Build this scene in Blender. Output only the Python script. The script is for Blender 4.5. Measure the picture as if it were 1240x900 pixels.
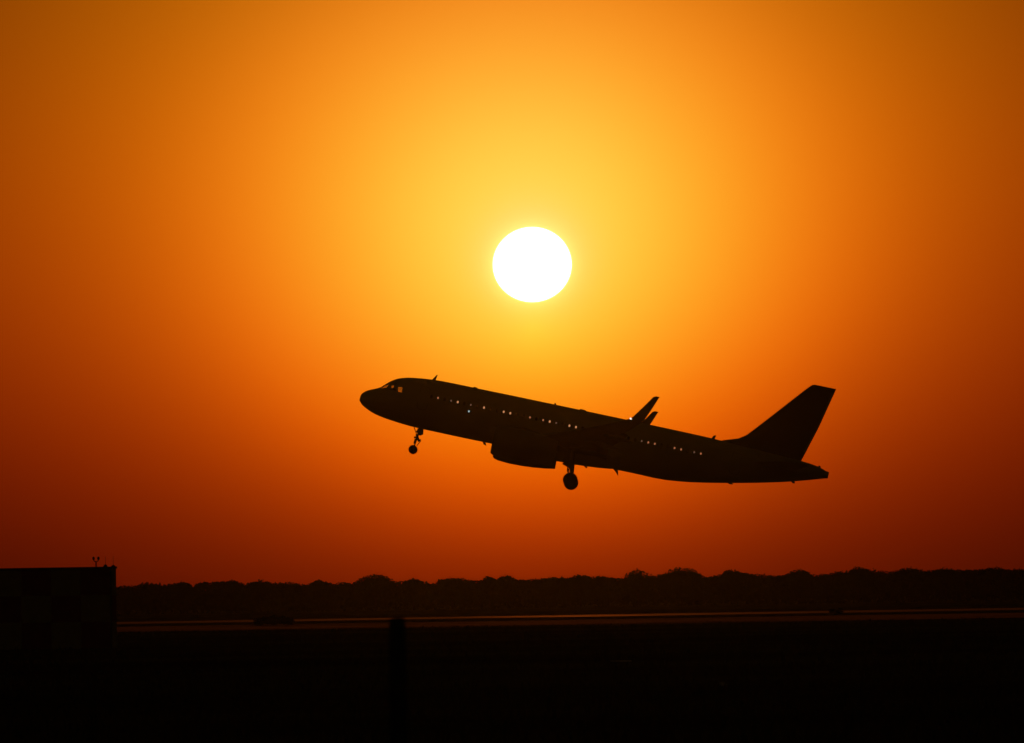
import bpy, bmesh, math, random
from mathutils import Vector, Matrix
random.seed(7)
R = math.radians
C = bpy.context.scene
for o in list(bpy.data.objects): bpy.data.objects.remove(o)
COL = C.collection

# ------------------------------------------------------------------ camera
F = 10150.0                      # focal length in photo pixels (1240 wide): a 295 mm lens
CAM = Vector((0, 0, 2.2))
PITCH = math.atan(270 / F); ROLL = R(0.9)
fwd = Vector((0, math.cos(PITCH), math.sin(PITCH)))
up0 = Vector((0, -math.sin(PITCH), math.cos(PITCH)))
rt0 = Vector((1, 0, 0))
right = rt0 * math.cos(ROLL) - up0 * math.sin(ROLL)
up = up0 * math.cos(ROLL) + rt0 * math.sin(ROLL)
cd = bpy.data.cameras.new('camera'); cam = bpy.data.objects.new('camera', cd); COL.objects.link(cam)
cam.matrix_world = Matrix((( right.x, up.x, -fwd.x, CAM.x), (right.y, up.y, -fwd.y, CAM.y), (right.z, up.z, -fwd.z, CAM.z), (0, 0, 0, 1)))
cd.sensor_width = 36; cd.lens = 36 * F / 1240; cd.clip_start = 0.5; cd.clip_end = 60000
cd.dof.use_dof = True; cd.dof.focus_distance = 700; cd.dof.aperture_fstop = 6.3
C.camera = cam

def ray(px, py): return fwd + right * ((px - 620) / F) + up * ((450 - py) / F)
SUN = ray(644.5, 320.5).normalized()
s_el = math.asin(SUN.z); s_az = math.atan2(SUN.x, SUN.y)

# ------------------------------------------------------------------ sky
w = bpy.data.worlds.new('World'); C.world = w; w.use_nodes = True
nt = w.node_tree; N = nt.nodes; Lk = nt.links; N.clear()
def nd(t, **k):
    n = N.new(t)
    for a, b in k.items(): setattr(n, a, b)
    return n
def M(op, a, b=None, c=None):
    n = nd('ShaderNodeMath', operation=op)
    for i, v in enumerate((a, b, c)):
        if v is None: continue
        if hasattr(v, 'links') or hasattr(v, 'is_linked'): Lk.new(v, n.inputs[i])
        else: n.inputs[i].default_value = v
    return n.outputs[0]
tc = nd('ShaderNodeTexCoord'); D = tc.outputs['Generated']
nrm = nd('ShaderNodeVectorMath', operation='NORMALIZE'); Lk.new(D, nrm.inputs[0]); D = nrm.outputs[0]
def dotv(v):
    n = nd('ShaderNodeVectorMath', operation='DOT_PRODUCT'); Lk.new(D, n.inputs[0]); n.inputs[1].default_value = v; return n.outputs['Value']
sR = Vector((math.cos(s_az), -math.sin(s_az), 0)); sU = sR.cross(SUN)
du, dv, dw = dotv(sR), dotv(sU), dotv(SUN)
sx = nd('ShaderNodeSeparateXYZ'); Lk.new(D, sx.inputs[0])
ds = nd('ShaderNodeVectorMath', operation='DISTANCE'); Lk.new(D, ds.inputs[0]); ds.inputs[1].default_value = SUN
DEG = 57.29578
rdeg = M('MULTIPLY', ds.outputs['Value'], DEG)                       # angle from the sun, degrees
edeg = M('MULTIPLY', M('MAXIMUM', sx.outputs['Z'], 0.0), DEG)         # elevation, degrees
# aureole of forward-scattered light in dusty air, dimmed by the longer path near the horizon
GAIN = 8.45      # the scene is lit 8 times brighter and exposed 3 stops down, as for a sun picture
SKY = dict(R=(.0032, 46.903, 1.5417, 39.031, 1.3662, 4.3977, 2.5052, .50381, .850, .98532),
           G=(.0021, 3.43419, 1.25355, 2.11404, 1.45469, 5.05118, 1.83345, .86549, .91832, .97811),
           B=(.0003, .04211, .80397, .05641, .29914, 18.5057, .46844, 1.45996, 1.2955, .94028))
ecl = M('MINIMUM', edeg, 6.0)
azc = M('MAXIMUM', M('MINIMUM', M('MULTIPLY', du, DEG), 6.0), -6.0)
# the green part of the glow is centred a little under the sun
ds2 = nd('ShaderNodeVectorMath', operation='DISTANCE'); Lk.new(D, ds2.inputs[0])
_e = s_el - R(.431); ds2.inputs[1].default_value = (math.cos(_e)*math.sin(s_az), math.cos(_e)*math.cos(s_az), math.sin(_e))
rdeg2 = M('MULTIPLY', ds2.outputs['Value'], DEG)
def channel(p, soft=False, rdeg=rdeg):
    b0, a1, s1, a2, s2, k, h, m, q, t_ = p
    e1 = M('MULTIPLY', M('EXPONENT', M('MULTIPLY', M('POWER', M('MULTIPLY', rdeg, 1.0 / s1), q), -1.0)), a1)
    e2 = M('MULTIPLY', M('EXPONENT', M('MULTIPLY', M('MULTIPLY', rdeg, rdeg), -1.0 / (s2*s2))), a2)
    acc = M('ADD', e1, e2)
    t = M('EXPONENT', M('MULTIPLY', M('EXPONENT', M('MULTIPLY', edeg, -1.0 / h)), -k))
    u = M('EXPONENT', M('ADD', M('MULTIPLY', ecl, m - 1), M('MULTIPLY', azc, t_ - 1)))
    v = M('MULTIPLY', M('MULTIPLY', acc, t), u)
    if soft: v = M('MULTIPLY', M('DIVIDE', v, M('POWER', M('ADD', M('POWER', v, 3.0), 1.0), 1/3)), 1.03)
    return M('MULTIPLY', M('ADD', v, b0), GAIN)
cc = nd('ShaderNodeCombineColor')
for i, ch in enumerate('RGB'): Lk.new(channel(SKY[ch], ch == 'R', rdeg2 if ch == 'G' else rdeg), cc.inputs[i])
# the sun's disc, a little flattened by refraction
dd = M('SQRT', M('ADD', M('POWER', M('MULTIPLY', du, DEG), 2.0), M('POWER', M('MULTIPLY', dv, DEG / 0.952), 2.0)))
mr = nd('ShaderNodeMapRange', interpolation_type='SMOOTHSTEP'); Lk.new(dd, mr.inputs[0])
for i, v in zip((1, 2, 3, 4), (0.255, 0.274, 1.0, 0.0)): mr.inputs[i].default_value = v
disc = M('MULTIPLY', mr.outputs[0], M('GREATER_THAN', dw, 0.0))
halo = M('EXPONENT', M('MULTIPLY', M('MAXIMUM', M('SUBTRACT', dd, 0.26), 0.0), -1.0 / 0.05))
halo = M('MULTIPLY', halo, M('GREATER_THAN', dw, 0.0))
hc = nd('ShaderNodeCombineColor'); Lk.new(M('MULTIPLY', halo, 1.6), hc.inputs[0]); Lk.new(M('MULTIPLY', halo, 2.6), hc.inputs[1]); Lk.new(M('MULTIPLY', halo, .6), hc.inputs[2])
b1 = nd('ShaderNodeBackground'); Lk.new(cc.outputs[0], b1.inputs[0])
b2 = nd('ShaderNodeBackground'); b2.inputs[0].default_value = (1, .93, .8, 1); Lk.new(M('MULTIPLY', disc, 48.0), b2.inputs[1])
b4 = nd('ShaderNodeBackground'); Lk.new(hc.outputs[0], b4.inputs[0])
sky = nd('ShaderNodeTexSky', sky_type='NISHITA'); sky.sun_disc = False; sky.sun_elevation = s_el; sky.sun_rotation = s_az
sky.dust_density = 8; sky.air_density = 2
tint = nd('ShaderNodeMix', data_type='RGBA', blend_type='MULTIPLY'); tint.inputs[0].default_value = 1
Lk.new(sky.outputs[0], tint.inputs[6]); tint.inputs[7].default_value = (1, .36, .05, 1)
b3 = nd('ShaderNodeBackground'); Lk.new(tint.outputs[2], b3.inputs[0]); b3.inputs[1].default_value = 0.0075
def addsh(a, b):
    n = nd('ShaderNodeAddShader'); Lk.new(a.outputs[0], n.inputs[0]); Lk.new(b.outputs[0], n.inputs[1]); return n
out = nd('ShaderNodeOutputWorld'); Lk.new(addsh(addsh(b1, b2), addsh(b3, b4)).outputs[0], out.inputs[0])

sl = bpy.data.lights.new('sun_light', 'SUN'); sl.energy = 1.0; sl.angle = R(0.53); sl.color = (1, .15, .01)
so = bpy.data.objects.new('sun_light', sl); COL.objects.link(so); so.location = (0, 0, 100)
so.rotation_euler = SUN.to_track_quat('Z', 'Y').to_euler()

vs = C.view_settings; vs.view_transform = 'Standard'; vs.look = 'None'; vs.gamma = 1; vs.exposure = -3; vs.use_curve_mapping = False

# ------------------------------------------------------------------ materials
def mat(name, col, rough=0.6, spec=0.5, metal=0.0, var=0.0, scale=1.0, emis=None, es=0.0, bump=0.0, coat=0.0, detail=4):
    m = bpy.data.materials.new(name); m.use_nodes = True; t = m.node_tree; b = t.nodes['Principled BSDF']
    b.inputs['Base Color'].default_value = (*col, 1); b.inputs['Roughness'].default_value = rough
    b.inputs['Specular IOR Level'].default_value = spec; b.inputs['Metallic'].default_value = metal
    b.inputs['Coat Weight'].default_value = coat
    if emis: b.inputs['Emission Color'].default_value = (*emis, 1); b.inputs['Emission Strength'].default_value = es * 8
    if var or bump:
        c = t.nodes.new('ShaderNodeTexCoord'); n = t.nodes.new('ShaderNodeTexNoise'); n.inputs['Scale'].default_value = scale; n.inputs['Detail'].default_value = detail
        t.links.new(c.outputs['Object'], n.inputs['Vector'])
        if var:
            r = t.nodes.new('ShaderNodeMapRange'); r.inputs[1].default_value = .3; r.inputs[2].default_value = .7; r.inputs[3].default_value = 1 - var; r.inputs[4].default_value = 1 + var
            t.links.new(n.outputs[0], r.inputs[0])
            x = t.nodes.new('ShaderNodeMix'); x.data_type = 'RGBA'; x.blend_type = 'MULTIPLY'; x.inputs[0].default_value = 1; x.inputs[6].default_value = (*col, 1)
            t.links.new(r.outputs[0], x.inputs[7]); t.links.new(x.outputs[2], b.inputs['Base Color'])
        if bump:
            u = t.nodes.new('ShaderNodeBump'); u.inputs['Strength'].default_value = bump; t.links.new(n.outputs[0], u.inputs['Height']); t.links.new(u.outputs[0], b.inputs['Normal'])
    return m
paint = mat('white_aircraft_paint', (.62, .60, .58), .38, .4, var=.06, scale=.6)
grey_paint = mat('grey_aircraft_paint', (.33, .33, .34), .45, .4, var=.08, scale=.8)
fin_paint = mat('dark_fin_paint', (.10, .11, .14), .4, .4, var=.1, scale=.5)
cowl = mat('engine_cowl_paint', (.28, .28, .30), .4, .4, var=.08, scale=1)
steel = mat('bare_metal', (.45, .43, .40), .35, .5, .9, var=.1, scale=6)
dark_metal = mat('sooty_metal', (.08, .075, .07), .5, .4, .7, var=.2, scale=5)
rubber = mat('tyre_rubber', (.06, .06, .06), .8, .2)
pane_dark = mat('dark_cabin_window', (.2, .2, .2), .3, .3)
glowing = [mat('glowing_cabin_window', (.1, .09, .08), .3, emis=(1, .42, .17), es=.6), mat('dim_cabin_window', (.1, .09, .08), .3, emis=(1, .50, .32), es=.12),  # panes and hull spots that glow by emission alone
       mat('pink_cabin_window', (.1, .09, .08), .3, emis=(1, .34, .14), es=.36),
       mat('cool_hull_spot', (.1, .1, .1), .3, emis=(.75, 1, .95), es=.5)]
strobe = mat('wingtip_light_lens', (.9, .9, .9), .2, emis=(1, .80, .68), es=1.6)
glass = bpy.data.materials.new('cockpit_glass'); glass.use_nodes = True
_t = glass.node_tree; _t.nodes.clear(); _o = _t.nodes.new('ShaderNodeOutputMaterial'); _a = _t.nodes.new('ShaderNodeBsdfTransparent'); _a.inputs[0].default_value = (.76, .72, .74, 1)
_g = _t.nodes.new('ShaderNodeBsdfGlossy'); _g.inputs['Roughness'].default_value = .05; _m = _t.nodes.new('ShaderNodeMixShader'); _m.inputs[0].default_value = .06
_t.links.new(_a.outputs[0], _m.inputs[1]); _t.links.new(_g.outputs[0], _m.inputs[2]); _t.links.new(_m.outputs[0], _o.inputs[0])
leafm = mat('foliage', (.045, .050, .022), .9, .0, var=.2, scale=.5)
barkm = mat('bark', (.05, .04, .03), .9, .1, var=.3, scale=3)
grassm = mat('dry_grass', (.10, .095, .045), .95, 0.0, var=.3, scale=.4)
soilm = mat('dry_field', (.11, .095, .06), 1.0, 0.0, var=.4, scale=.03, detail=8, bump=.3)
asph = mat('runway_asphalt', (.05, .048, .045), .6, .05, var=.3, scale=.05, detail=8)
asph2 = mat('taxiway_asphalt', (.05, .048, .045), .95, .015, var=.3, scale=.05, detail=8)
def streaks(m, lo, hi, tintc, sock='Specular IOR Level'):
    t = m.node_tree; b = t.nodes['Principled BSDF']; c = t.nodes.new('ShaderNodeTexCoord'); mp = t.nodes.new('ShaderNodeMapping'); mp.inputs['Scale'].default_value = (.035, .12, 1)
    n = t.nodes.new('ShaderNodeTexNoise'); n.inputs['Scale'].default_value = 1; n.inputs['Detail'].default_value = 5; r = t.nodes.new('ShaderNodeMapRange')
    for i, v_ in zip((1, 2, 3, 4), (.42, .62, lo, hi)): r.inputs[i].default_value = v_
    t.links.new(c.outputs['Object'], mp.inputs[0]); t.links.new(mp.outputs[0], n.inputs['Vector']); t.links.new(n.outputs[0], r.inputs[0]); t.links.new(r.outputs[0], b.inputs[sock])
    b.inputs['Specular Tint'].default_value = (*tintc, 1)
streaks(asph, 1.0, .62, (1, .72, .6), 'Roughness'); asph.node_tree.nodes['Principled BSDF'].inputs['Specular IOR Level'].default_value = .03; streaks(asph2, .0, .006, (1, .72, .6))
whitep = mat('white_marking_paint', (.5, .5, .47), .9, .02, var=.1, scale=1)
woodm = mat('weathered_post_wood', (.05, .045, .035), .85, .1, var=.3, scale=8, bump=.3)
wallr = mat('red_painted_panel', (.30, .04, .02), .6, .3, var=.12, scale=2)
wallw = mat('white_painted_panel', (.55, .50, .45), .6, .3, var=.10, scale=2)
roofm = mat('dark_roof_sheet', (.12, .11, .10), .7, .3, var=.2, scale=2)
stonem = mat('pale_stone', (.45, .42, .38), .8, .2, var=.2, scale=4)

# ------------------------------------------------------------------ mesh helpers
def obj(name, verts, faces, m, parent=None, smooth=False, loc=None):
    me = bpy.data.meshes.new(name); me.from_pydata([tuple(v) for v in verts], [], faces); me.update()
    for x in (m if isinstance(m, (list, tuple)) else [m]): me.materials.append(x)
    bm = bmesh.new(); bm.from_mesh(me); bmesh.ops.recalc_face_normals(bm, faces=bm.faces); bm.to_mesh(me); bm.free()
    if smooth:
        for p in me.polygons: p.use_smooth = True
    o = bpy.data.objects.new(name, me); COL.objects.link(o)
    if parent: o.parent = parent
    if loc: o.location = loc
    return o
def empty(name, loc=(0, 0, 0)):
    o = bpy.data.objects.new(name, None); COL.objects.link(o); o.location = loc; o.empty_display_size = .3; return o
def tag(o, label=None, cat=None, group=None, kind=None):
    if label: o['label'] = label
    if cat: o['category'] = cat
    if group: o['group'] = group
    if kind: o['kind'] = kind
    return o
class MB:
    def __init__(s): s.v = []; s.f = []
    def add(s, v, f): n = len(s.v); s.v += [Vector(q) for q in v]; s.f += [tuple(i + n for i in q) for q in f]; return s
    def box(s, a, b):
        x0, y0, z0 = a; x1, y1, z1 = b
        return s.add([(x0,y0,z0),(x1,y0,z0),(x1,y1,z0),(x0,y1,z0),(x0,y0,z1),(x1,y0,z1),(x1,y1,z1),(x0,y1,z1)],
              [(0,3,2,1),(4,5,6,7),(0,1,5,4),(1,2,6,5),(2,3,7,6),(3,0,4,7)])
    def loft(s, rings, cap=True):
        n = len(rings[0]); b = len(s.v); s.v += [Vector(p) for r in rings for p in r]
        for i in range(len(rings) - 1):
            for j in range(n):
                k = (j + 1) % n; s.f.append((b+i*n+j, b+i*n+k, b+(i+1)*n+k, b+(i+1)*n+j))
        if cap:
            s.f.append(tuple(b + j for j in reversed(range(n)))); s.f.append(tuple(b + (len(rings)-1)*n + j for j in range(n)))
        return s
    def tube(s, p, q, r0, r1=None, n=12):
        p, q = Vector(p), Vector(q); r1 = r0 if r1 is None else r1; d = (q - p).normalized()
        a = d.orthogonal().normalized(); b = d.cross(a)
        ring = lambda c, r: [c + a*math.cos(t*2*math.pi/n)*r + b*math.sin(t*2*math.pi/n)*r for t in range(n)]
        return s.loft([ring(p, r0), ring(q, r1)])
    def lathe(s, prof, axis, c, n=32):          # prof: (along, radius)
        d = Vector(axis).normalized(); a = d.orthogonal().normalized(); b = d.cross(a); c = Vector(c)
        return s.loft([[c + d*u + (a*math.cos(t*2*math.pi/n) + b*math.sin(t*2*math.pi/n))*max(r, .004) for t in range(n)] for u, r in prof])
    def build(s, name, m, parent=None, smooth=False, loc=None): return obj(name, s.v, s.f, m, parent, smooth, loc)
def interp(tab, x):
    if x <= tab[0][0]: return tab[0][1]
    for (x0, y0), (x1, y1) in zip(tab, tab[1:]):
        if x <= x1: return y0 + (y1 - y0) * (x - x0) / (x1 - x0)
    return tab[-1][1]
def smooth_edges(o, ang=35):
    bm = bmesh.new(); bm.from_mesh(o.data)
    for f in bm.faces: f.smooth = True
    for e in bm.edges:
        if len(e.link_faces) == 2 and e.calc_face_angle(0) > R(ang): e.smooth = False
    bm.to_mesh(o.data); bm.free(); return o

# ------------------------------------------------------------------ ground, runway, taxiway
def hdir(px):                                    # level direction seen above column px
    yh = 720 - (px - 620) * math.tan(ROLL); d = ray(px, yh); d.z = 0; return d / d.y
def gp(px, D, z=0.0): d = hdir(px); return Vector((d.x * D, D, z))
def ztop(px, py, D):
    d = ray(px, py); return CAM.z + d.z / d.y * D
def sheet(name, x0, x1, y0, y1, z, m, nx=1, ny=1, kind='structure', skew=0):
    v = [(x0 + (x1-x0)*i/nx, y0 + (y1-y0)*j/ny + skew*(x0 + (x1-x0)*i/nx), z) for j in range(ny+1) for i in range(nx+1)]
    f = [(j*(nx+1)+i, j*(nx+1)+i+1, (j+1)*(nx+1)+i+1, (j+1)*(nx+1)+i) for j in range(ny) for i in range(nx)]
    return tag(obj(name, v, f, m), kind=kind)
sheet('ground', -25000, 25000, -300, 30000, 0, soilm)
sheet('runway', -1500, 1500, 788, 862, .008, asph)
sheet('taxiway', -1500, 1500, 592, 700, .008, asph2)
mb = MB()
for y in (794, 856): mb.add([(-1500,y-.45,.013),(1500,y-.45,.013),(1500,y+.45,.013),(-1500,y+.45,.013)], [(0,1,2,3)])
for i in range(-24, 25): mb.add([(i*60,824.5,.013),(i*60+30,824.5,.013),(i*60+30,825.4,.013),(i*60,825.4,.013)], [(0,1,2,3)])
tag(mb.build('runway_markings', whitep), kind='structure')

# ------------------------------------------------------------------ airliner
A = R(11.75); S = 0.0654; DP = S * F; NX, NY = 435.3, 484.0
def L(px, py):                                   # photo pixel -> (x aft, z up) in the fuselage's own frame
    u = px - NX; v = NY - py
    return ((u*math.cos(A) - v*math.sin(A)) * S, (u*math.sin(A) + v*math.cos(A)) * S)
plane = empty('passenger_jet')
X = right*math.cos(A) - up*math.sin(A); Z = right*math.sin(A) + up*math.cos(A)
BANK = R(2.0); YAW = R(1.28)
base = Matrix(((X.x, fwd.x, Z.x, 0), (X.y, fwd.y, Z.y, 0), (X.z, fwd.z, Z.z, 0), (0, 0, 0, 1)))
pivot = Vector((18.5, 0, -.5))
rot = Matrix.Translation(pivot) @ Matrix.Rotation(-YAW, 4, 'Z') @ Matrix.Rotation(-BANK, 4, 'X') @ Matrix.Translation(-pivot)
plane.matrix_world = Matrix.Translation(CAM + ray(NX, NY) * DP) @ base @ rot
PI = plane.matrix_world.inverted(); PC = PI @ CAM; P3 = PI.to_3x3()
def LP(px, py, y):                               # photo pixel -> local point on the plane at local depth y
    d = P3 @ ray(px, py); k = (y - PC.y)/d.y; return (PC.x + d.x*k, PC.z + d.z*k)
tag(plane, 'twin-engine airliner climbing in silhouette with its landing gear down', 'airplane')

TOP = [(435.3,482.6),(436.9,477.9),(440,475.2),(444.2,473),(452.3,471.1),(459.5,470.0),(466.8,465.2),(474.8,460.6),(482.9,458.2),(492.6,457.3),(507,457.8),(524.8,459.7),(542.6,462.9),(565.2,467.6),(581.3,471.1),(620,479),(740,504.3),(786.8,514.3),(821.9,521.8),(861.6,530.6),(900,540.5),(940,550.5),(970.4,558),(991.4,565),(1001.0,571.2)]
BOT = [(435.3,485.4),(437.7,490),(444.2,495.6),(452.3,501),(465.2,506.5),(481.3,511.8),(500.6,517.5),(523.2,522.3),(558.7,530),(594.2,537.3),(695,558.4),(743.2,568.3),(775.2,575),(798.5,580.6),(821.9,583.3),(845.2,584.6),(880.3,585.1),(915.4,584.9),(950.5,583.8),(973.9,582),(1001.2,579.2)]
top = sorted(L(*p) for p in TOP); bot = sorted(L(*p) for p in BOT)
XE = 37.55
WID = [(0,.08),(.15,.36),(.4,.62),(.8,.92),(1.3,1.2),(2,1.5),(3,1.78),(4,1.92),(5,1.975),(23.5,1.975),(26,1.9),(28.5,1.68),(31,1.35),(33.5,.95),(35.5,.62),(37.55,.33)]
st = [0, .05, .12, .22, .36, .55, .8, 1.1, 1.45, 1.8, 2.1, 2.4, 2.7, 3, 3.35, 3.8, 4.4, 5.2, 6] + [6 + i*1.0 for i in range(1, 31)] + [36.6, 37.0, 37.3, XE]
def tabsm(tab, x, w):
    return sum(interp(tab, x + w*k) for k in (-1, -.5, 0, .5, 1)) / 5
def prof(x):
    w_ = min(.6, x*.4, (XE - x)*.4) if x > 4 else min(.12, x*.3)
    return tabsm(top, x, w_), tabsm(bot, x, w_), tabsm(WID, x, min(.6, x*.3))
NS = 48
def fring(x, grow=0):
    t, b, hw = prof(x); c = (t + b)/2; h = (t - b)/2
    return [(x, (hw+grow)*math.sin(2*math.pi*j/NS), c + (h+grow)*math.cos(2*math.pi*j/NS)) for j in range(NS)]
fus = MB().loft([fring(x) for x in st]).build('fuselage', paint, plane, True)
def yat(x, z):                                   # half width of the skin at (x, z)
    t, b, hw = prof(x); c = (t + b)/2; h = (t - b)/2; q = max(0, 1 - ((z - c)/h)**2); return hw*math.sqrt(q)
# cockpit: two window apertures that line up from side to side, cut right through
def prism(poly, y0, y1):
    n = len(poly); return MB().loft([[(x, y0, z) for x, z in poly], [(x, y1, z) for x, z in poly]])
APERT = [[p for p in ((482.1,468.6),(487.4,469.3),(486.8,475.5),(481.9,474.6))],
         [p for p in ((461.5,470.3),(466.4,467.3),(471.2,465.6),(467.8,469.7))],
         [p for p in ((474.3,467.2),(477.2,467.0),(476.5,469.6),(474.0,469.7))]]
for ap in APERT:
    cut = MB().loft([[(*LP(*p, yy), yy) for p in ap] for yy in (-4, 4)]); cut.v = [Vector((q.x, q.z, q.y)) for q in cut.v]; cut = cut.build('cutter', steel)
    md = fus.modifiers.new('cut', 'BOOLEAN'); md.operation = 'DIFFERENCE'; md.solver = 'EXACT'; md.object = cut
    cut.parent = plane
    bpy.context.view_layer.update()
    me = bpy.data.meshes.new_from_object(fus.evaluated_get(bpy.context.evaluated_depsgraph_get()))
    fus.modifiers.clear(); fus.data = me; bpy.data.objects.remove(cut)
smooth_edges(fus, 30)
def skin_patch(poly, side, off, th=.02):
    """a thin pane that follows the skin; poly is a list of (x, z)"""
    cx = sum(p[0] for p in poly)/len(poly); cz = sum(p[1] for p in poly)/len(poly)
    mb = MB(); out_ = [(x, side*(yat(x, z) + off), z) for x, z in poly]; inn = [(x, side*(yat(x, z) + off - th), z) for x, z in poly]
    return mb.loft([inn, out_])
def at_skin(p, side):
    y = side*1.2
    for _ in range(8): x, z = LP(*p, y); y = side*yat(x, z)
    return x, z
for side in (-1, 1):
    for ap in APERT: skin_patch([at_skin(p, side) for p in ap], side, -.01, .012).build('cockpit_window', glass, fus)
    mid = [L(*p) for p in ((478.6,465.3),(481.0,465.2),(480.4,474.2),(472.5,473.3),(470,471.2),(477.4,471.2))]
    skin_patch(mid, side, .006, .012).build('cockpit_window', pane_dark, fus)
# cabin windows, both sides, at the real pitch of about 0.53 m; some panes are given a glow of their own
GLOWING = [(531,483,0),(546.3,487.1,1),(555.2,488.2,0),(571.6,491.3,1),(586.8,494.8,0),(610.6,499.8,0),(618.4,501.5,0),(641.9,506.7,2),(654.5,509,0),(667.1,511.8,0),(675.8,513.6,1),(692.1,517,0),(700.1,518.7,0),
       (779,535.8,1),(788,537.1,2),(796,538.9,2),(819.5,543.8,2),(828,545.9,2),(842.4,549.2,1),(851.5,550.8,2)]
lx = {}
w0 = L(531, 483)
for px, py, kind in GLOWING: lx[round((L(px, py)[0] - w0[0]) / .5305)] = kind
zw = lambda x: w0[1] + (L(851.5, 550.8)[1] - w0[1]) * (x - w0[0]) / (L(851.5, 550.8)[0] - w0[0])
def oval(cx, cz, rx, rz, n=12, p=2.6):
    return [(cx + rx*math.copysign(abs(math.cos(t))**(2/p), math.cos(t)), cz + rz*math.copysign(abs(math.sin(t))**(2/p), math.sin(t))) for t in (2*math.pi*(i+.5)/n for i in range(n))]
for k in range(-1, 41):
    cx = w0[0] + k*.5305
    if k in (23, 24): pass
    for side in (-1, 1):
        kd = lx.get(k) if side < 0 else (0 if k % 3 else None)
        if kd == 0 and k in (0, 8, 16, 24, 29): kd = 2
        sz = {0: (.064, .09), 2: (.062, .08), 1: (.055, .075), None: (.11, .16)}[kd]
        o = skin_patch(oval(cx, zw(cx), *sz), side, .008).build('cabin_window', pane_dark if kd is None else glowing[kd], fus)
for px, py, k in ((568.3, 499.3, 0), (755.3, 530.6, 1)):  # two bright spots added on the skin, their glow set as emission
    cx, cz = L(px, py); skin_patch(oval(cx, cz, .06, .07), -1, .01).build('hull_spot', glowing[3] if k == 0 else glowing[1], fus)
# doors as faint raised outlines
def door(x0, zc, wd, ht, side):
    pts = oval(x0, zc, wd/2, ht/2, 24, 6); pin = oval(x0, zc, wd/2 - .03, ht/2 - .03, 24, 6); n = 24
    v = [(x, side*(yat(x, z) + .006), z) for x, z in pts] + [(x, side*(yat(x, z) + .006), z) for x, z in pin] + \
        [(x, side*(yat(x, z) - .02), z) for x, z in pts] + [(x, side*(yat(x, z) - .02), z) for x, z in pin]
    f = []
    for i in range(n):
        j = (i+1) % n
        f += [(i, j, n+j, n+i), (2*n+i, 2*n+j, j, i), (n+i, n+j, 3*n+j, 3*n+i), (3*n+i, 3*n+j, 2*n+j, 2*n+i)]
    return obj('cabin_door', v, f, grey_paint, fus)
for side in (-1, 1):
    door(5.0, zw(5.0) - .25, .82, 1.85, side); door(30.2, zw(29) - .2, .82, 1.7, side)
# belly fairing
rings = []
for x, g in ((10.6,-.35),(11.2,-.05),(12.2,.12),(13.5,.22),(16,.3),(17.8,.27),(19.5,.16),(20.6,.03),(21.4,-.3)):
    t, b, hw = prof(x); c = b + 1.15
    rings.append([(x, (hw + max(g, -.2)*.6)*math.sin(2*math.pi*j/32), c + (1.15 + g)*math.cos(2*math.pi*j/32)*(1 if math.cos(2*math.pi*j/32) < 0 else .7)) for j in range(32)])
MB().loft(rings).build('belly_fairing', paint, plane, True)

# lifting surfaces
def foil(le, chord, th, cdir, ndir, n=10, camber=.02):
    le, cdir, ndir = Vector(le), Vector(cdir), Vector(ndir); pts = []
    for i in range(2*n):
        if i <= n: t = i/n; s = 1
        else: t = (2*n - i)/n; s = -1
        x = (1 - math.cos(math.pi*t))/2
        y = th*5*(.2969*math.sqrt(x) - .126*x - .3516*x*x + .2843*x**3 - .1036*x**4)
        pts.append(le + cdir*(x*chord) + ndir*((s*y + camber*4*x*(1-x)) * chord))
    return pts
XA = (1, 0, 0)
WZ0 = -1.02
c14 = prof(14)[0]/2 + prof(14)[1]/2
def wing_pts(side):
    c0 = c14
    xt, zt = LP(763.2, 507.3, -16.1)               # tip height without bank
    zr = c0 - 1.25
    ys = [1.2, 1.95, 4.2, 6.4, 9.5, 12.5, 14.8, 16.1]
    res = []
    for y in ys:
        q = (y - 1.95)/(16.1 - 1.95); le = 12.75 + (xt - 12.75)*q
        te = 19.3 + .35*max(0, (y-1.95)/4.45) if y <= 6.4 else 19.65 + (xt + 1.02 - 19.65)*(y - 6.4)/(9.7)
        z = zr + (zt - zr)*(.72*q + .28*q*q)
        res.append((y, le, te - le, z, .145 - .035*q))
    return res
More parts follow.
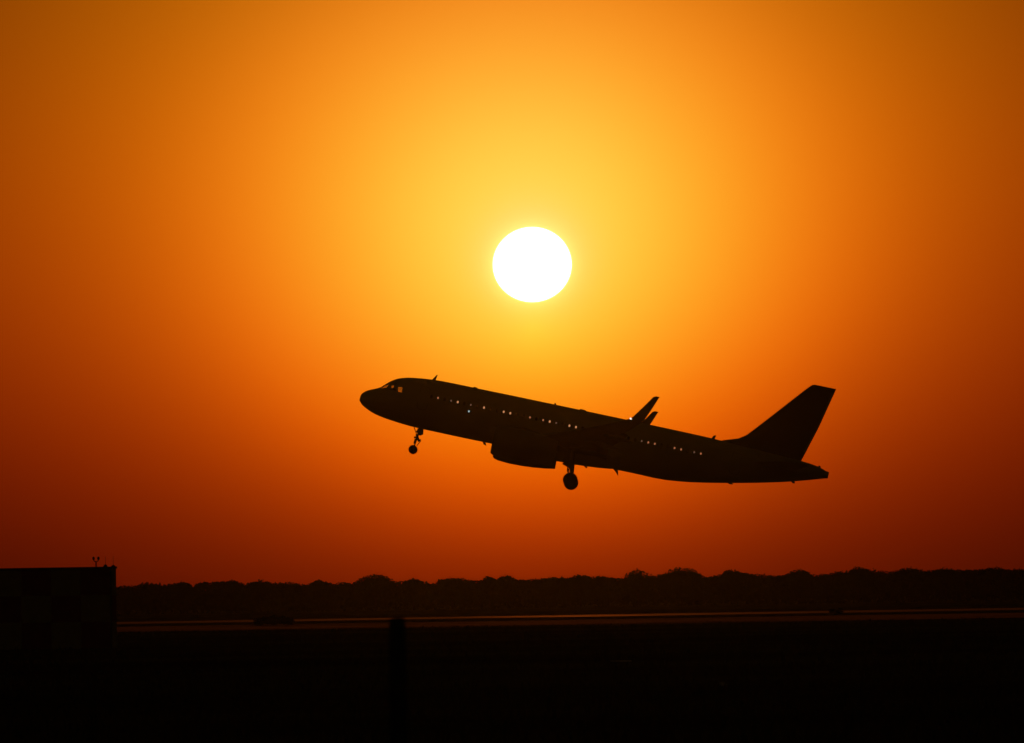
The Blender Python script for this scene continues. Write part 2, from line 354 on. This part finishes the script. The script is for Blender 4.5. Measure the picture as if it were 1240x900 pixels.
for side in (-1, 1):
    wp = wing_pts(side)
    wing = MB().loft([foil((le, side*y, z), ch*.98, th, (1, 0, -.02), (0.02, 0, 1)) for y, le, ch, z, th in wp]).build('wing', grey_paint, plane, False)
    smooth_edges(wing, 40)
    y, le, ch, z, th = wp[-1]
    # sharklet: blended upward and aft
    tipLE = LP(792.3, 479.6, -17.0); bz = z
    hz = tipLE[1] - bz
    secs = []
    for q, a in ((0, 4), (.06, 25), (.15, 50), (.3, 68), (.55, 78), (.8, 82), (.95, 83), (1, 84)):
        yy = y + .62*min(1, q/.3)**.8 + .28*max(0, q-.3)
        zz = bz + hz*q**1.05
        tipx = tipLE[0]
        lx_ = le + (tipx - le)*(q**.95) + (.12 if q == 1 else 0); c_ = 1.01 + (.41 - 1.01)*q
        secs.append(foil((lx_, side*yy, zz), c_ - (.1 if q == 1 else 0), .10, (1, 0, 0), (0, -side*math.sin(R(a)), math.cos(R(a))), camber=0))
    smooth_edges(MB().loft(secs).build('sharklet', grey_paint, wing), 40)
    # flaps, deflected for take-off, and their track fairings
    for y0, y1 in ((2.2, 6.2), (6.6, 11.9)):
        rr = []
        for yy in (y0, y1):
            i = [interp([(p[0], p[k]) for p in wp], yy) for k in (1, 2, 3)]
            te = i[0] + i[1]; cf = i[1]*.2
            rr.append(foil((te - cf*.35, side*yy, i[2] - .06), cf, .13, (.97, 0, -.2), (.2, 0, .97), 6))
        smooth_edges(MB().loft(rr).build('flap', grey_paint, wing), 40)
    for yy in (3.9, 7.6, 10.8):
        i = [interp([(p[0], p[k]) for p in wp], yy) for k in (1, 2, 3)]
        x0 = i[0] + i[1]*.5; Ln = i[1]*.5 + 1.0
        MB().loft([[(x0 + Ln*t, side*yy + .13*r_*math.sin(2*math.pi*j/12), i[2] - .22 - .1*t - .2*r_*math.cos(2*math.pi*j/12)) for j in range(12)]
                   for t, r_ in ((0,.1),(.1,.6),(.3,1),(.6,.95),(.85,.55),(1,.08))]).build('flap_track_fairing', grey_paint, wing, True)
    li = MB().lathe([(-.08,.0),(-.05,.05),(0,.07),(.07,.055),(.12,.01)], XA, (le + .03, side*(y+.04), z + .02), 12).build('navigation_light', strobe if side < 0 else glowing[1], wing, True)
    # engine
    ex, ez = L(598.4, 535.7)
    ey = side*5.75
    P = lambda lst: [(a, r_) for a, r_ in lst]
    eng = MB().lathe([(0,1.0),(.06,1.08),(.2,1.15),(.5,1.22),(1.4,1.28),(2.4,1.26),(3.3,1.2),(4.3,1.08),(5.05,.95),(5.02,.91),(3.9,.96),(1.2,.92),(.5,.88),(.15,.9),(.03,.95),(0,1.0)], XA, (ex, ey, ez), 40)
    e = eng.build('engine', cowl, plane); smooth_edges(e, 50)
    # close the rings properly (open tube): remove the end caps
    bm = bmesh.new(); bm.from_mesh(e.data); bmesh.ops.delete(bm, geom=[f for f in bm.faces if len(f.verts) > 4], context='FACES_ONLY')
    bmesh.ops.remove_doubles(bm, verts=bm.verts, dist=1e-4); bm.to_mesh(e.data); bm.free()
    fan = MB().lathe([(.75,.02),(.95,.2),(1.2,.3)], XA, (ex, ey, ez), 20)
    for b in range(24):
        a = 2*math.pi*b/24; ca, sa = math.cos(a), math.sin(a); cb, sb = math.cos(a+.2), math.sin(a+.2)
        fan.add([(ex+1.05, ey+.25*ca, ez+.25*sa),(ex+1.05, ey+.87*ca, ez+.87*sa),(ex+1.25, ey+.87*cb, ez+.87*sb),(ex+1.25, ey+.25*cb, ez+.25*sb)], [(0,1,2,3)])
    fan.build('fan', dark_metal, e)
    MB().lathe([(1.3,.9),(1.32,.9),(3.2,.62),(4.0,.5),(4.3,.42),(4.35,.36),(4.2,.3),(4.5,.2),(4.8,.02)], XA, (ex, ey, ez), 28).build('core_nozzle', dark_metal, e, True)
    i = [interp([(p[0], p[k]) for p in wp], 5.75) for k in (1, 2, 3)]
    MB().loft([[(x, ey - .12*r_, z0), (x, ey + .12*r_, z0), (x, ey + .12*r_, z1), (x, ey - .12*r_, z1)] for x, z0, z1, r_ in
               ((ex+1.0, ez+1.15, ez+1.2, .2), (ex+2.2, ez+1.0, ez+1.48, 1), (i[0]+.3, ez+.9, i[2]-.1, 1.3), (i[0]+1.8, ez+.55, i[2]-.15, 1.2), (i[0]+3.0, i[2]-.35, i[2]-.2, .3))]).build('pylon', grey_paint, e)
    # tailplane
    tz = prof(33)[0]*.45 + prof(33)[1]*.55 + .25
    hs = [(.35, 31.1, 3.9, tz), (1.0, 31.45, 3.65, tz+.06), (6.0, 34.35, 1.45, tz+.52), (6.22, 34.65, 1.1, tz+.54)]
    smooth_edges(MB().loft([foil((le_, side*y_, z_), c_, .10, (1,0,0), (0,0,1), camber=0) for y_, le_, c_, z_ in hs]).build('tailplane', paint, plane), 40)
# fin: follows the photographed outline
LEp = sorted([(L(*p)[1], L(*p)[0]) for p in ((864,534),(878,532.9),(892,531.9),(903.7,527.0),(917.7,516.5),(938.8,500.2),(962.2,481.9),(978.5,469.3),(984.4,465.7),(989.5,465.9))])
TEp = sorted([(L(*p)[1], L(*p)[0]) for p in ((968,562),(970.4,557.8),(991.4,517.8),(1012.4,471.5))])
z0, z1 = L(880, 540)[1], L(1000, 468.6)[1]
secs = []
for q in [i/16 for i in range(16)] + [.965, .99, 1]:
    z = z0 + (z1 - z0)*q; a, b = interp(LEp, z), interp(TEp, z)
    secs.append(foil((a, 0, z), b - a, .095 if q > .1 else .07, XA, (0, 1, 0), camber=0))
fin = smooth_edges(MB().loft(secs).build('tail_fin', fin_paint, plane), 40)
rud = []
for q in (.12, .94):
    z = z0 + (z1 - z0)*q; a, b = interp(LEp, z), interp(TEp, z); c_ = (b - a)*.3
    rud.append([(b - c_, -.07*c_*1.1, z), (b + .01, -.008, z), (b + .01, .008, z), (b - c_, .07*c_*1.1, z)])
MB().loft(rud).build('rudder', grey_paint, fin)
# tail cone exhaust
t_, b_, _w = prof(XE); MB().lathe([(-.1,.24),(.02,.24),(.02,.18),(-.08,.16)], XA, (XE, 0, (t_+b_)/2), 16).build('exhaust_outlet', dark_metal, plane, True)
# antennas and masts on the skin
def blade(p0, p1, p2, p3, th=.06, name='antenna'):
    q = [L(*p) for p in (p0, p1, p2, p3)]
    MB().loft([[(x, -th/2, z) for x, z in q], [(x, th/2, z) for x, z in q]]).build(name, paint, plane)
blade((522.5,460.5),(528.6,454.2),(529.9,454.0),(527.2,461.2), .1)
blade((861,531.5),(864.0,527.6),(867.3,527.2),(865.2,532.5), .1)
blade((741.5,567),(745.8,572),(748.6,577.0),(748.4,568), .1)
blade((584,534),(585.5,538.2),(588.8,540.0),(587.8,535), .1)
blade((706,560),(707.8,565.8),(711.2,567.4),(710.8,561), .1)
blade((880,584),(883,586.5),(888,586.8),(886,584), .1)
blade((957,582),(959.5,585.2),(962.6,585.6),(962,582.5), .1)
blade((571,470.5),(574,468.6),(577.5,469.4),(580,472), .3)
blade((670.6,490.5),(671.6,488.0),(673,488.4),(674,491.3), .08)
blade((700,497.4),(703,495.4),(708,496.6),(714,500), .5)
blade((990.0,565.8),(991.4,563.6),(993.4,564.6),(994,568), .06)

# landing gear
def wheel(c, r, wd, parent, rim=.5):
    MB().lathe([(-wd/2,r*.55),(-wd/2,r*.8),(-wd*.4,r*.93),(-wd*.22,r),(wd*.22,r),(wd*.4,r*.93),(wd/2,r*.8),(wd/2,r*.55),(wd*.3,r*rim),(wd*.25,.05),(wd*.1,.04),(-wd*.25,.05),(-wd*.3,r*rim),(-wd/2,r*.55)], (0,1,0), c, 28).build('wheel', rubber, parent, True)
wx, wz = L(500.1, 544.6); tx, tz = L(509.0, 519)
ng = MB().tube((tx, 0, tz+.4), (tx*.45+wx*.55, 0, tz*.45+wz*.55), .085).tube((tx*.45+wx*.55, 0, tz*.45+wz*.55), (wx, 0, wz), .055).tube((wx, -.3, wz), (wx, .3, wz), .05)
a, b = L(501.0, 516.5); c_, d_ = L(505.0, 528.0)
ng.tube((a, -.15, b), (c_, 0, d_), .03, n=8).tube((a, .15, b), (c_, 0, d_), .03, n=8)
for p, q, r_ in (((506.3,531.5),(509.4,534.6),.03),((509.2,534.4),(504.6,540),.03),((501.2,529.9),(506,529.3),.07),((506,533),(509.8,532.8),.045),((504.2,526),(507.5,535),.09),((505.2,524.5),(508,521),.16),((503.2,531.5),(501.6,537.5),.08)):
    a, b = L(*p), L(*q); ng.tube((a[0], 0, a[1]), (b[0], 0, b[1]), r_, n=8)
ng = ng.build('nose_gear', steel, plane, True)
for s in (-1, 1): wheel((wx, s*.25, wz), .36, .2, ng)
for s in (-1, 1):
    q = [L(*p) for p in ((505.6,519),(512.8,519.5),(512.2,526.0),(508.8,527.6),(505.5,526.4))]
    MB().loft([[(x, s*.42, z) for x, z in q], [(x, s*.45, z) for x, z in q]]).build('gear_door', paint, ng)
a, b = L(504.8, 524.5)
for s in (-1, 1):
    wx, wz = L(691.0, 583.0); tx, tz = L(692.8, 556)
    y = s*3.8; 
    mg = MB().tube((tx, y, tz + .7), (tx*.5+wx*.5, y, tz*.5+wz*.5), .17).tube((tx*.5+wx*.5, y, tz*.5+wz*.5), (wx, y, wz), .10).tube((wx, y-.55, wz), (wx, y+.55, wz), .09)
    mg.tube((tx, y - s*1.3, tz+.55), (tx*.6+wx*.4, y, tz*.6+wz*.4), .07, n=8)
    q0, q1, q2 = L(688.2, 566), L(687.6, 572), L(690.6, 578)
    mg.tube((q0[0], y, q0[1]), (q1[0], y, q1[1]), .05, n=8).tube((q1[0], y, q1[1]), (q2[0], y, q2[1]), .05, n=8)
    mg = mg.build('main_gear', steel, plane, True)
    for k in (-1, 1): wheel((wx, y + k*.46, wz), .585, .42, mg)
    q = [L(*p) for p in ((680,560),(689.6,566),(690.2,571.5),(694.4,571.5),(695.6,560),(684,556))]
    MB().loft([[(x, y + s*.62 , z) for x, z in q], [(x, y + s*.66, z) for x, z in q]]).build('gear_door', grey_paint, mg)

# ------------------------------------------------------------------ checkered shelter
DB = 392.0
pr = gp(141, DB); W, Hh, Dp = 8.6, ztop(141, 688.2, DB), 5.0
sh = empty('equipment_shelter', (pr.x, pr.y, 0))
sh.rotation_euler.z = R(4)
tag(sh, 'low checkered equipment shelter with a flat roof at the left edge', 'shelter')
rows, cols = 3, 6
rh = Hh / rows; v = []; f = []; mi = []
def panel(p0, ux, n, phase):
    for i in range(n):
        for j in range(rows):
            b = len(v); q0 = Vector(p0) + Vector(ux)*(i); q1 = Vector(p0) + Vector(ux)*(i+1)
            z0_, z1_ = j*rh, (j+1)*rh
            v.extend([(q0.x,q0.y,z0_),(q1.x,q1.y,z0_),(q1.x,q1.y,z1_),(q0.x,q0.y,z1_)]); f.append((b,b+1,b+2,b+3)); mi.append((i+j+phase) % 2)
panel((-.28, 0, 0), (-(W-.28)/cols, 0, 0), cols, 0); panel((-.28, 0, 0), (.28, 0, 0), 1, 1); panel((0, 0, 0), (0, Dp/4, 0), 4, 0); panel((0, Dp, 0), (-W/cols, 0, 0), cols, 0); panel((-W, 0, 0), (0, Dp/4, 0), 4, 0)
me = bpy.data.meshes.new('wall'); me.from_pydata([tuple(q) for q in v], [], f); me.materials.append(wallr); me.materials.append(wallw)
for p, k in zip(me.polygons, mi): p.material_index = k
wo = bpy.data.objects.new('wall', me); COL.objects.link(wo); wo.parent = sh
MB().box((-W-.05, -.05, Hh-.02), (.05, Dp+.05, Hh+.08)).build('roof', roofm, sh)
MB().box((-.30, -.06, 0), (-.22, -.003, Hh-.03)).build('corner_trim', roofm, sh)
MB().box((-7.4, -.05, .05), (-6.5, -.004, 2.1)).build('door', roofm, sh)
def on_roof(px): q = gp(px, DB+1.0); return (q.x, q.y, Hh + .08)
x, y, z = on_roof(117)
u = DB/F
an = MB().tube((0,0,0), (0,0,6.5*u), .03, n=8).tube((0,0,6.0*u), (-2.6*u,0,7.4*u), .022, n=8).tube((0,0,6.0*u), (2.6*u,0,7.4*u), .022, n=8)
an.tube((-2.6*u,0,7.2*u), (-2.9*u,0,11*u), .02, n=8).tube((2.6*u,0,7.2*u), (2.9*u,0,11*u), .02, n=8)
an = an.build('wind_sensor', dark_metal, None, False, (x, y, z))
tag(an, 'forked wind sensor mast on the checkered shelter roof', 'weather sensor')
for s in (-1, 1): MB().lathe([(-.08,.02),(-.05,.055),(.03,.06),(.08,.03)], (0,0,1), (s*2.9*u, 0, 10.3*u), 12).build('sensor_head', dark_metal, an, True)
for px, lab, hb in ((128.3, 'thin whip antenna next to the forked wind sensor on the shelter', .07), (137.8, 'thin whip antenna nearest the right corner of the shelter roof', .05)):
    x, y, z = on_roof(px)
    a_ = MB().tube((0,0,hb), (0,0,13*u), .009, .006, n=6).build('whip_antenna', dark_metal, None, False, (x, y, z)); tag(a_, lab, 'antenna', 'whip antennas on the shelter roof')
    MB().lathe([(0,.11),(hb*.8,.09),(hb*1.6,.03)], (0,0,1), (0,0,0), 12).build('antenna_base', dark_metal, a_)

# ------------------------------------------------------------------ foreground post
DPs = 60.0; p = gp(480.5, DPs); hp = ztop(480.5, 746.8, DPs)
ring = lambda z, r_, dx=0: [(dx + r_*math.cos(2*math.pi*j/20)*(1+.03*math.sin(3*j)), r_*math.sin(2*math.pi*j/20), z) for j in range(20)]
post = MB().loft([ring(-.3,.070), ring(.5,.068,.002), ring(1.2,.066,.0), ring(hp-.06,.062,-.002), ring(hp-.02,.053,.001), ring(hp-.005,.04,.004), ring(hp,.02,.006)]).build('wooden_post', woodm, None, False, (p.x, p.y, 0))
smooth_edges(post, 40); tag(post, 'round dark post standing upright close by below the plane', 'post')

# ------------------------------------------------------------------ vegetation
def leaves(v, f, centre, rad, n, size, squash=1.0, shell=.55):
    cx, cy, cz = centre; rx, ry, rz = rad
    for _ in range(n):
        d = Vector((random.gauss(0,1), random.gauss(0,1), random.gauss(0,1))).normalized()
        r_ = shell + (1-shell)*random.random()**.7 if random.random() < .8 else random.random()
        r_ *= 1 + random.gauss(0, .05)
        c = Vector((cx + d.x*rx*r_, cy + d.y*ry*r_, cz + d.z*rz*r_))
        s = size*random.uniform(.6, 1.3); a = Vector((random.gauss(0,1), random.gauss(0,1), random.gauss(0,.6))).normalized(); b = a.orthogonal().normalized(); b.rotate(Matrix.Rotation(random.random()*6.28, 3, a))
        a2 = a.cross(b)
        k = len(v); v.extend([c + b*s, c + a2*s*.55, c - b*s, c - a2*s*.55]); f.append((k,k+1,k+2,k+3))
def branchy(mb, base, top, r0, crown, spread, n):
    mb.tube(base, top, r0, r0*.6, 8)
    for i in range(n):
        a = 6.28*i/n + random.random(); q = Vector(top) + Vector((math.cos(a)*spread*random.uniform(.4,.9), math.sin(a)*spread*random.uniform(.4,.9), crown*random.uniform(.3,.8)))
        st_ = Vector(base).lerp(Vector(top), random.uniform(.55, 1)); mid = st_.lerp(q, .5) + Vector((0, 0, crown*.08))
        mb.tube(st_, mid, r0*.42, r0*.28, 6).tube(mid, q, r0*.28, r0*.1, 5)
def tree(px, py, wpx, label, D=1300, dense=1.0, flat=.5):
    """crown top at row py of the photograph, crown wpx pixels wide: real height and width at distance D"""
    H = ztop(px, py, D); Wd = wpx*D/F/2; g = gp(px, D)
    t = empty('tree', (g.x, g.y, 0)); tag(t, label, 'tree', 'trees standing out of the far treeline')
    mb = MB(); th = H*.42
    branchy(mb, (0,0,-.1), (random.uniform(-.2,.2), 0, th), .16, H*.5, Wd*.8, 7); mb.build('trunk', barkm, t)
    v, f = [], []
    nl = max(5, int(Wd*2.6))
    for i in range(nl):
        a = 6.28*i/nl + random.random()*.5; rr = Wd*random.uniform(.25, .68); r_ = Wd*random.uniform(.28, .42)
        zt_ = H - (rr/Wd)**2*H*flat*.5 - random.uniform(0, .25)
        rz = min(r_*.75, H*.22)
        leaves(v, f, (rr*math.cos(a), rr*math.sin(a), zt_ - rz), (r_, r_, rz), int(150*dense), .17)
    leaves(v, f, (0, 0, H - H*.15), (Wd*.55, Wd*.55, H*.14), int(350*dense), .17)
    leaves(v, f, (0, 0, H*.5), (Wd*.95, Wd*.95, H*.36), int(650*dense), .26, shell=.2)
    for _ in range(6):                          # loose twigs that break the outline
        a = random.random()*6.28; rr = Wd*random.random()*.8; z_ = H - (rr/Wd)**2*H*flat*.5
        leaves(v, f, (rr*math.cos(a), rr*math.sin(a), z_ + .02), (.16, .16, .14), 5, .10)
    obj('crown', v, f, leafm, t)
TREES = [
 (220,704.6,34,'low rounded tree at the left end of the far treeline',1,.5),
 (281,702.6,26,'small spiky-topped tree between the shelter and the nearer dark shrub',.7,.4),
 (316,702.2,30,'small tree standing directly behind the broad dark shrub',.8,.5),
 (386,702.0,30,'small domed tree left of the tallest tree on the left side',1,.5),
 (455,694.6,62,'broad spreading tree rising highest left of the post',1,.6),
 (501,700.4,34,'rounded tree just right of the tall spreading one above the post',1,.6),
 (548,699.6,54,'wide flat tree under the nose wheel of the plane',1,.35),
 (592,697.8,26,'left of two small domed trees below the engine',1,.6),
 (614,696.2,34,'right of two small domed trees below the engine',1,.6),
 (670,698.8,50,'low flat tree left of the one below the main wheels',1,.3),
 (703,695.8,46,'low rounded tree directly below the main wheels',1,.5),
 (772,689.0,36,'ragged open-crowned tree left of the big dome',.55,.5),
 (826,686.6,66,'largest dome-shaped tree, right of the ragged one',1.3,.75),
 (886,689.2,40,'tree with a pointed crown right of the largest dome',1,.8),
 (967,689.2,44,'compact rounded tree standing below the tail',1.2,.6),
 (1040,686.0,44,'tree with a peaked crown right of the tail, above the small shrub',1,.9),
 (1100,687.4,54,'smooth broad tree right of the peaked one',1.2,.5),
 (1146,688.0,52,'flat broad tree between the smooth broad one and the sprig-topped one',1.1,.4),
 (1204,686.6,50,'rightmost tree of the treeline with a sprig on top',1,.4)]
for px, py, wp_, lab, dn, fl in TREES: tree(px, py, wp_, lab, 1296 + random.uniform(-4, 4), dn, fl)
PROF = [(100,709),(143.5,710),(150,708.4),(156.5,710.8),(169,706),(200,706.8),(220,705),(237.7,709),(243.6,704.9),(281,703.6),(298.7,706.7),(316,703),(330.7,706.7),(342,704.4),(374,707.6),(386,703),(403,707.6),(415,704.4),(425,706),(455,700),(486,704.7),(500,702),(522.3,706.7),(537,701.5),(560,700),(577.7,703.6),(592,699.5),(606.8,699.4),(635.8,701.6),(662,699.5),(685,699),(702,697),(725.8,697.5),(749,699),(755,700.5),(769,695),(797,696),(827,691),(856.5,697.8),(874,695),(886,691),(912,694.9),(941,697.8),(967,692),(987,695.8),(1010.7,693.8),(1025,690),(1054,689.2),(1077.4,692.8),(1106,689),(1124,690.5),(1141,689),(1170,690.2),(1199,688.8),(1240,689.2),(1300,690),(1400,689)]
v, f = [], []
px = -400.0
while px < 1640:                                 # the scrub behind and under the trees, reads as one mass
    for row in range(3):
        D_ = 1302 + row*7 + random.uniform(-3, 3); q = px + random.uniform(-6, 6); g = gp(q, D_)
        H = ztop(q, interp(PROF, q) + (-.1 if row else -.5), D_) + (random.uniform(-.2, .06)); r_ = random.uniform(1.0, 1.9)
        leaves(v, f, (g.x, g.y, H - r_*.62), (r_, r_, r_*.62), 170, .2, shell=.3)
        leaves(v, f, (g.x, g.y, H*.45), (r_*1.3, r_*1.3, H*.46), 90, .45, shell=.1)
    px += 9.0
tag(obj('woodland', v, f, leafm), 'dense dark scrub woodland filling the far treeline', 'woodland', kind='stuff')
def shrub(px, D, wpx, hpx, label):
    g = gp(px, D); wv = wpx*D/F/2; h = hpx*D/F
    t = empty('shrub', (g.x, g.y, 0)); tag(t, label, 'shrub')
    mb = MB()
    for i in range(7): a = 6.28*i/7; mb.tube((0, 0, -.02), (wv*.7*math.cos(a), .6*math.sin(a), h*.8), .04, .01, 5)
    mb.build('stem', barkm, t); v, f = [], []
    n = max(2, int(wv/.35))
    for i in range(n):
        q = (i+.5)/n*2 - 1; r_ = h*random.uniform(.42, .55); leaves(v, f, (q*wv*.85, random.uniform(-.3,.3), h*(1-.3*q*q) - r_*.9), (r_*1.3, r_*1.3, r_*.95), 260, .09, shell=.3)
    obj('foliage', v, f, leafm, t)
shrub(331, 690, 54, 11.5, 'broad low dark shrub on the grass at the left part of the runway')
shrub(1012, 735, 18, 8, 'small dark shrub standing against the runway at right')
# grass tufts between the camera and the taxiway
v, f = [], []
for _ in range(26000):
    D_ = 45 * (13 ** random.random()); D_ = min(D_, 590); x = D_*random.uniform(-.075, .075)
    for b in range(2):
        a = random.random()*6.28; h = random.uniform(.06, .22); wv = .012 + D_*.00003; bx = x + random.gauss(0,.1); by = D_ + random.gauss(0,.1)
        k = len(v); v += [Vector((bx - wv*math.cos(a), by - wv*math.sin(a), -.01)), Vector((bx + wv*math.cos(a), by + wv*math.sin(a), -.01)), Vector((bx + h*.4*math.sin(a), by + h*.4*math.cos(a), h))]; f.append((k,k+1,k+2))
tag(obj('grass', v, f, grassm), 'sparse dry grass over the dark field', 'grass', kind='stuff')
# small pale things lying in the dark field
g = gp(751, 268)
tag(MB().loft([[(-.35,-.1,0),(.35,-.12,0),(.33,.12,0),(-.36,.1,0)],[(-.33,-.08,.05),(.34,-.1,.035),(.3,.1,.035),(-.34,.08,.05)]]).build('concrete_slab', stonem, None, False, (g.x, g.y, 0)), 'thin pale slab lying on the dark field below the plane', 'slab')
g = gp(873, 195)
st_ = MB().loft([[(.09*s_*math.cos(6.28*j/9)*(1+.2*math.sin(j*2.3)), .07*s_*math.sin(6.28*j/9), z_) for j in range(9)] for z_, s_ in ((0,1),(.03,1.1),(.07,.85),(.09,.4))]).build('stone', stonem, None, False, (g.x, g.y, 0))
tag(st_, 'small pale stone on the dark field at lower right', 'stone')

# ------------------------------------------------------------------ haze
HZ = dict(density=5e-5, aniso=.97)
hz = MB().box((-1400, -60, -1), (1400, 1700, 75))
hm = bpy.data.materials.new('dusty_air'); hm.use_nodes = True; ht = hm.node_tree; ht.nodes.clear()
ho = ht.nodes.new('ShaderNodeOutputMaterial'); hv = ht.nodes.new('ShaderNodeVolumePrincipled'); hv.inputs['Color'].default_value = (.039, .065, .03, 1); hv.inputs['Density'].default_value = HZ['density']; hv.inputs['Anisotropy'].default_value = HZ['aniso']
ht.links.new(hv.outputs[0], ho.inputs['Volume'])
tag(hz.build('haze', hm), kind='stuff')['label'] = 'thin dusty haze in the evening air'
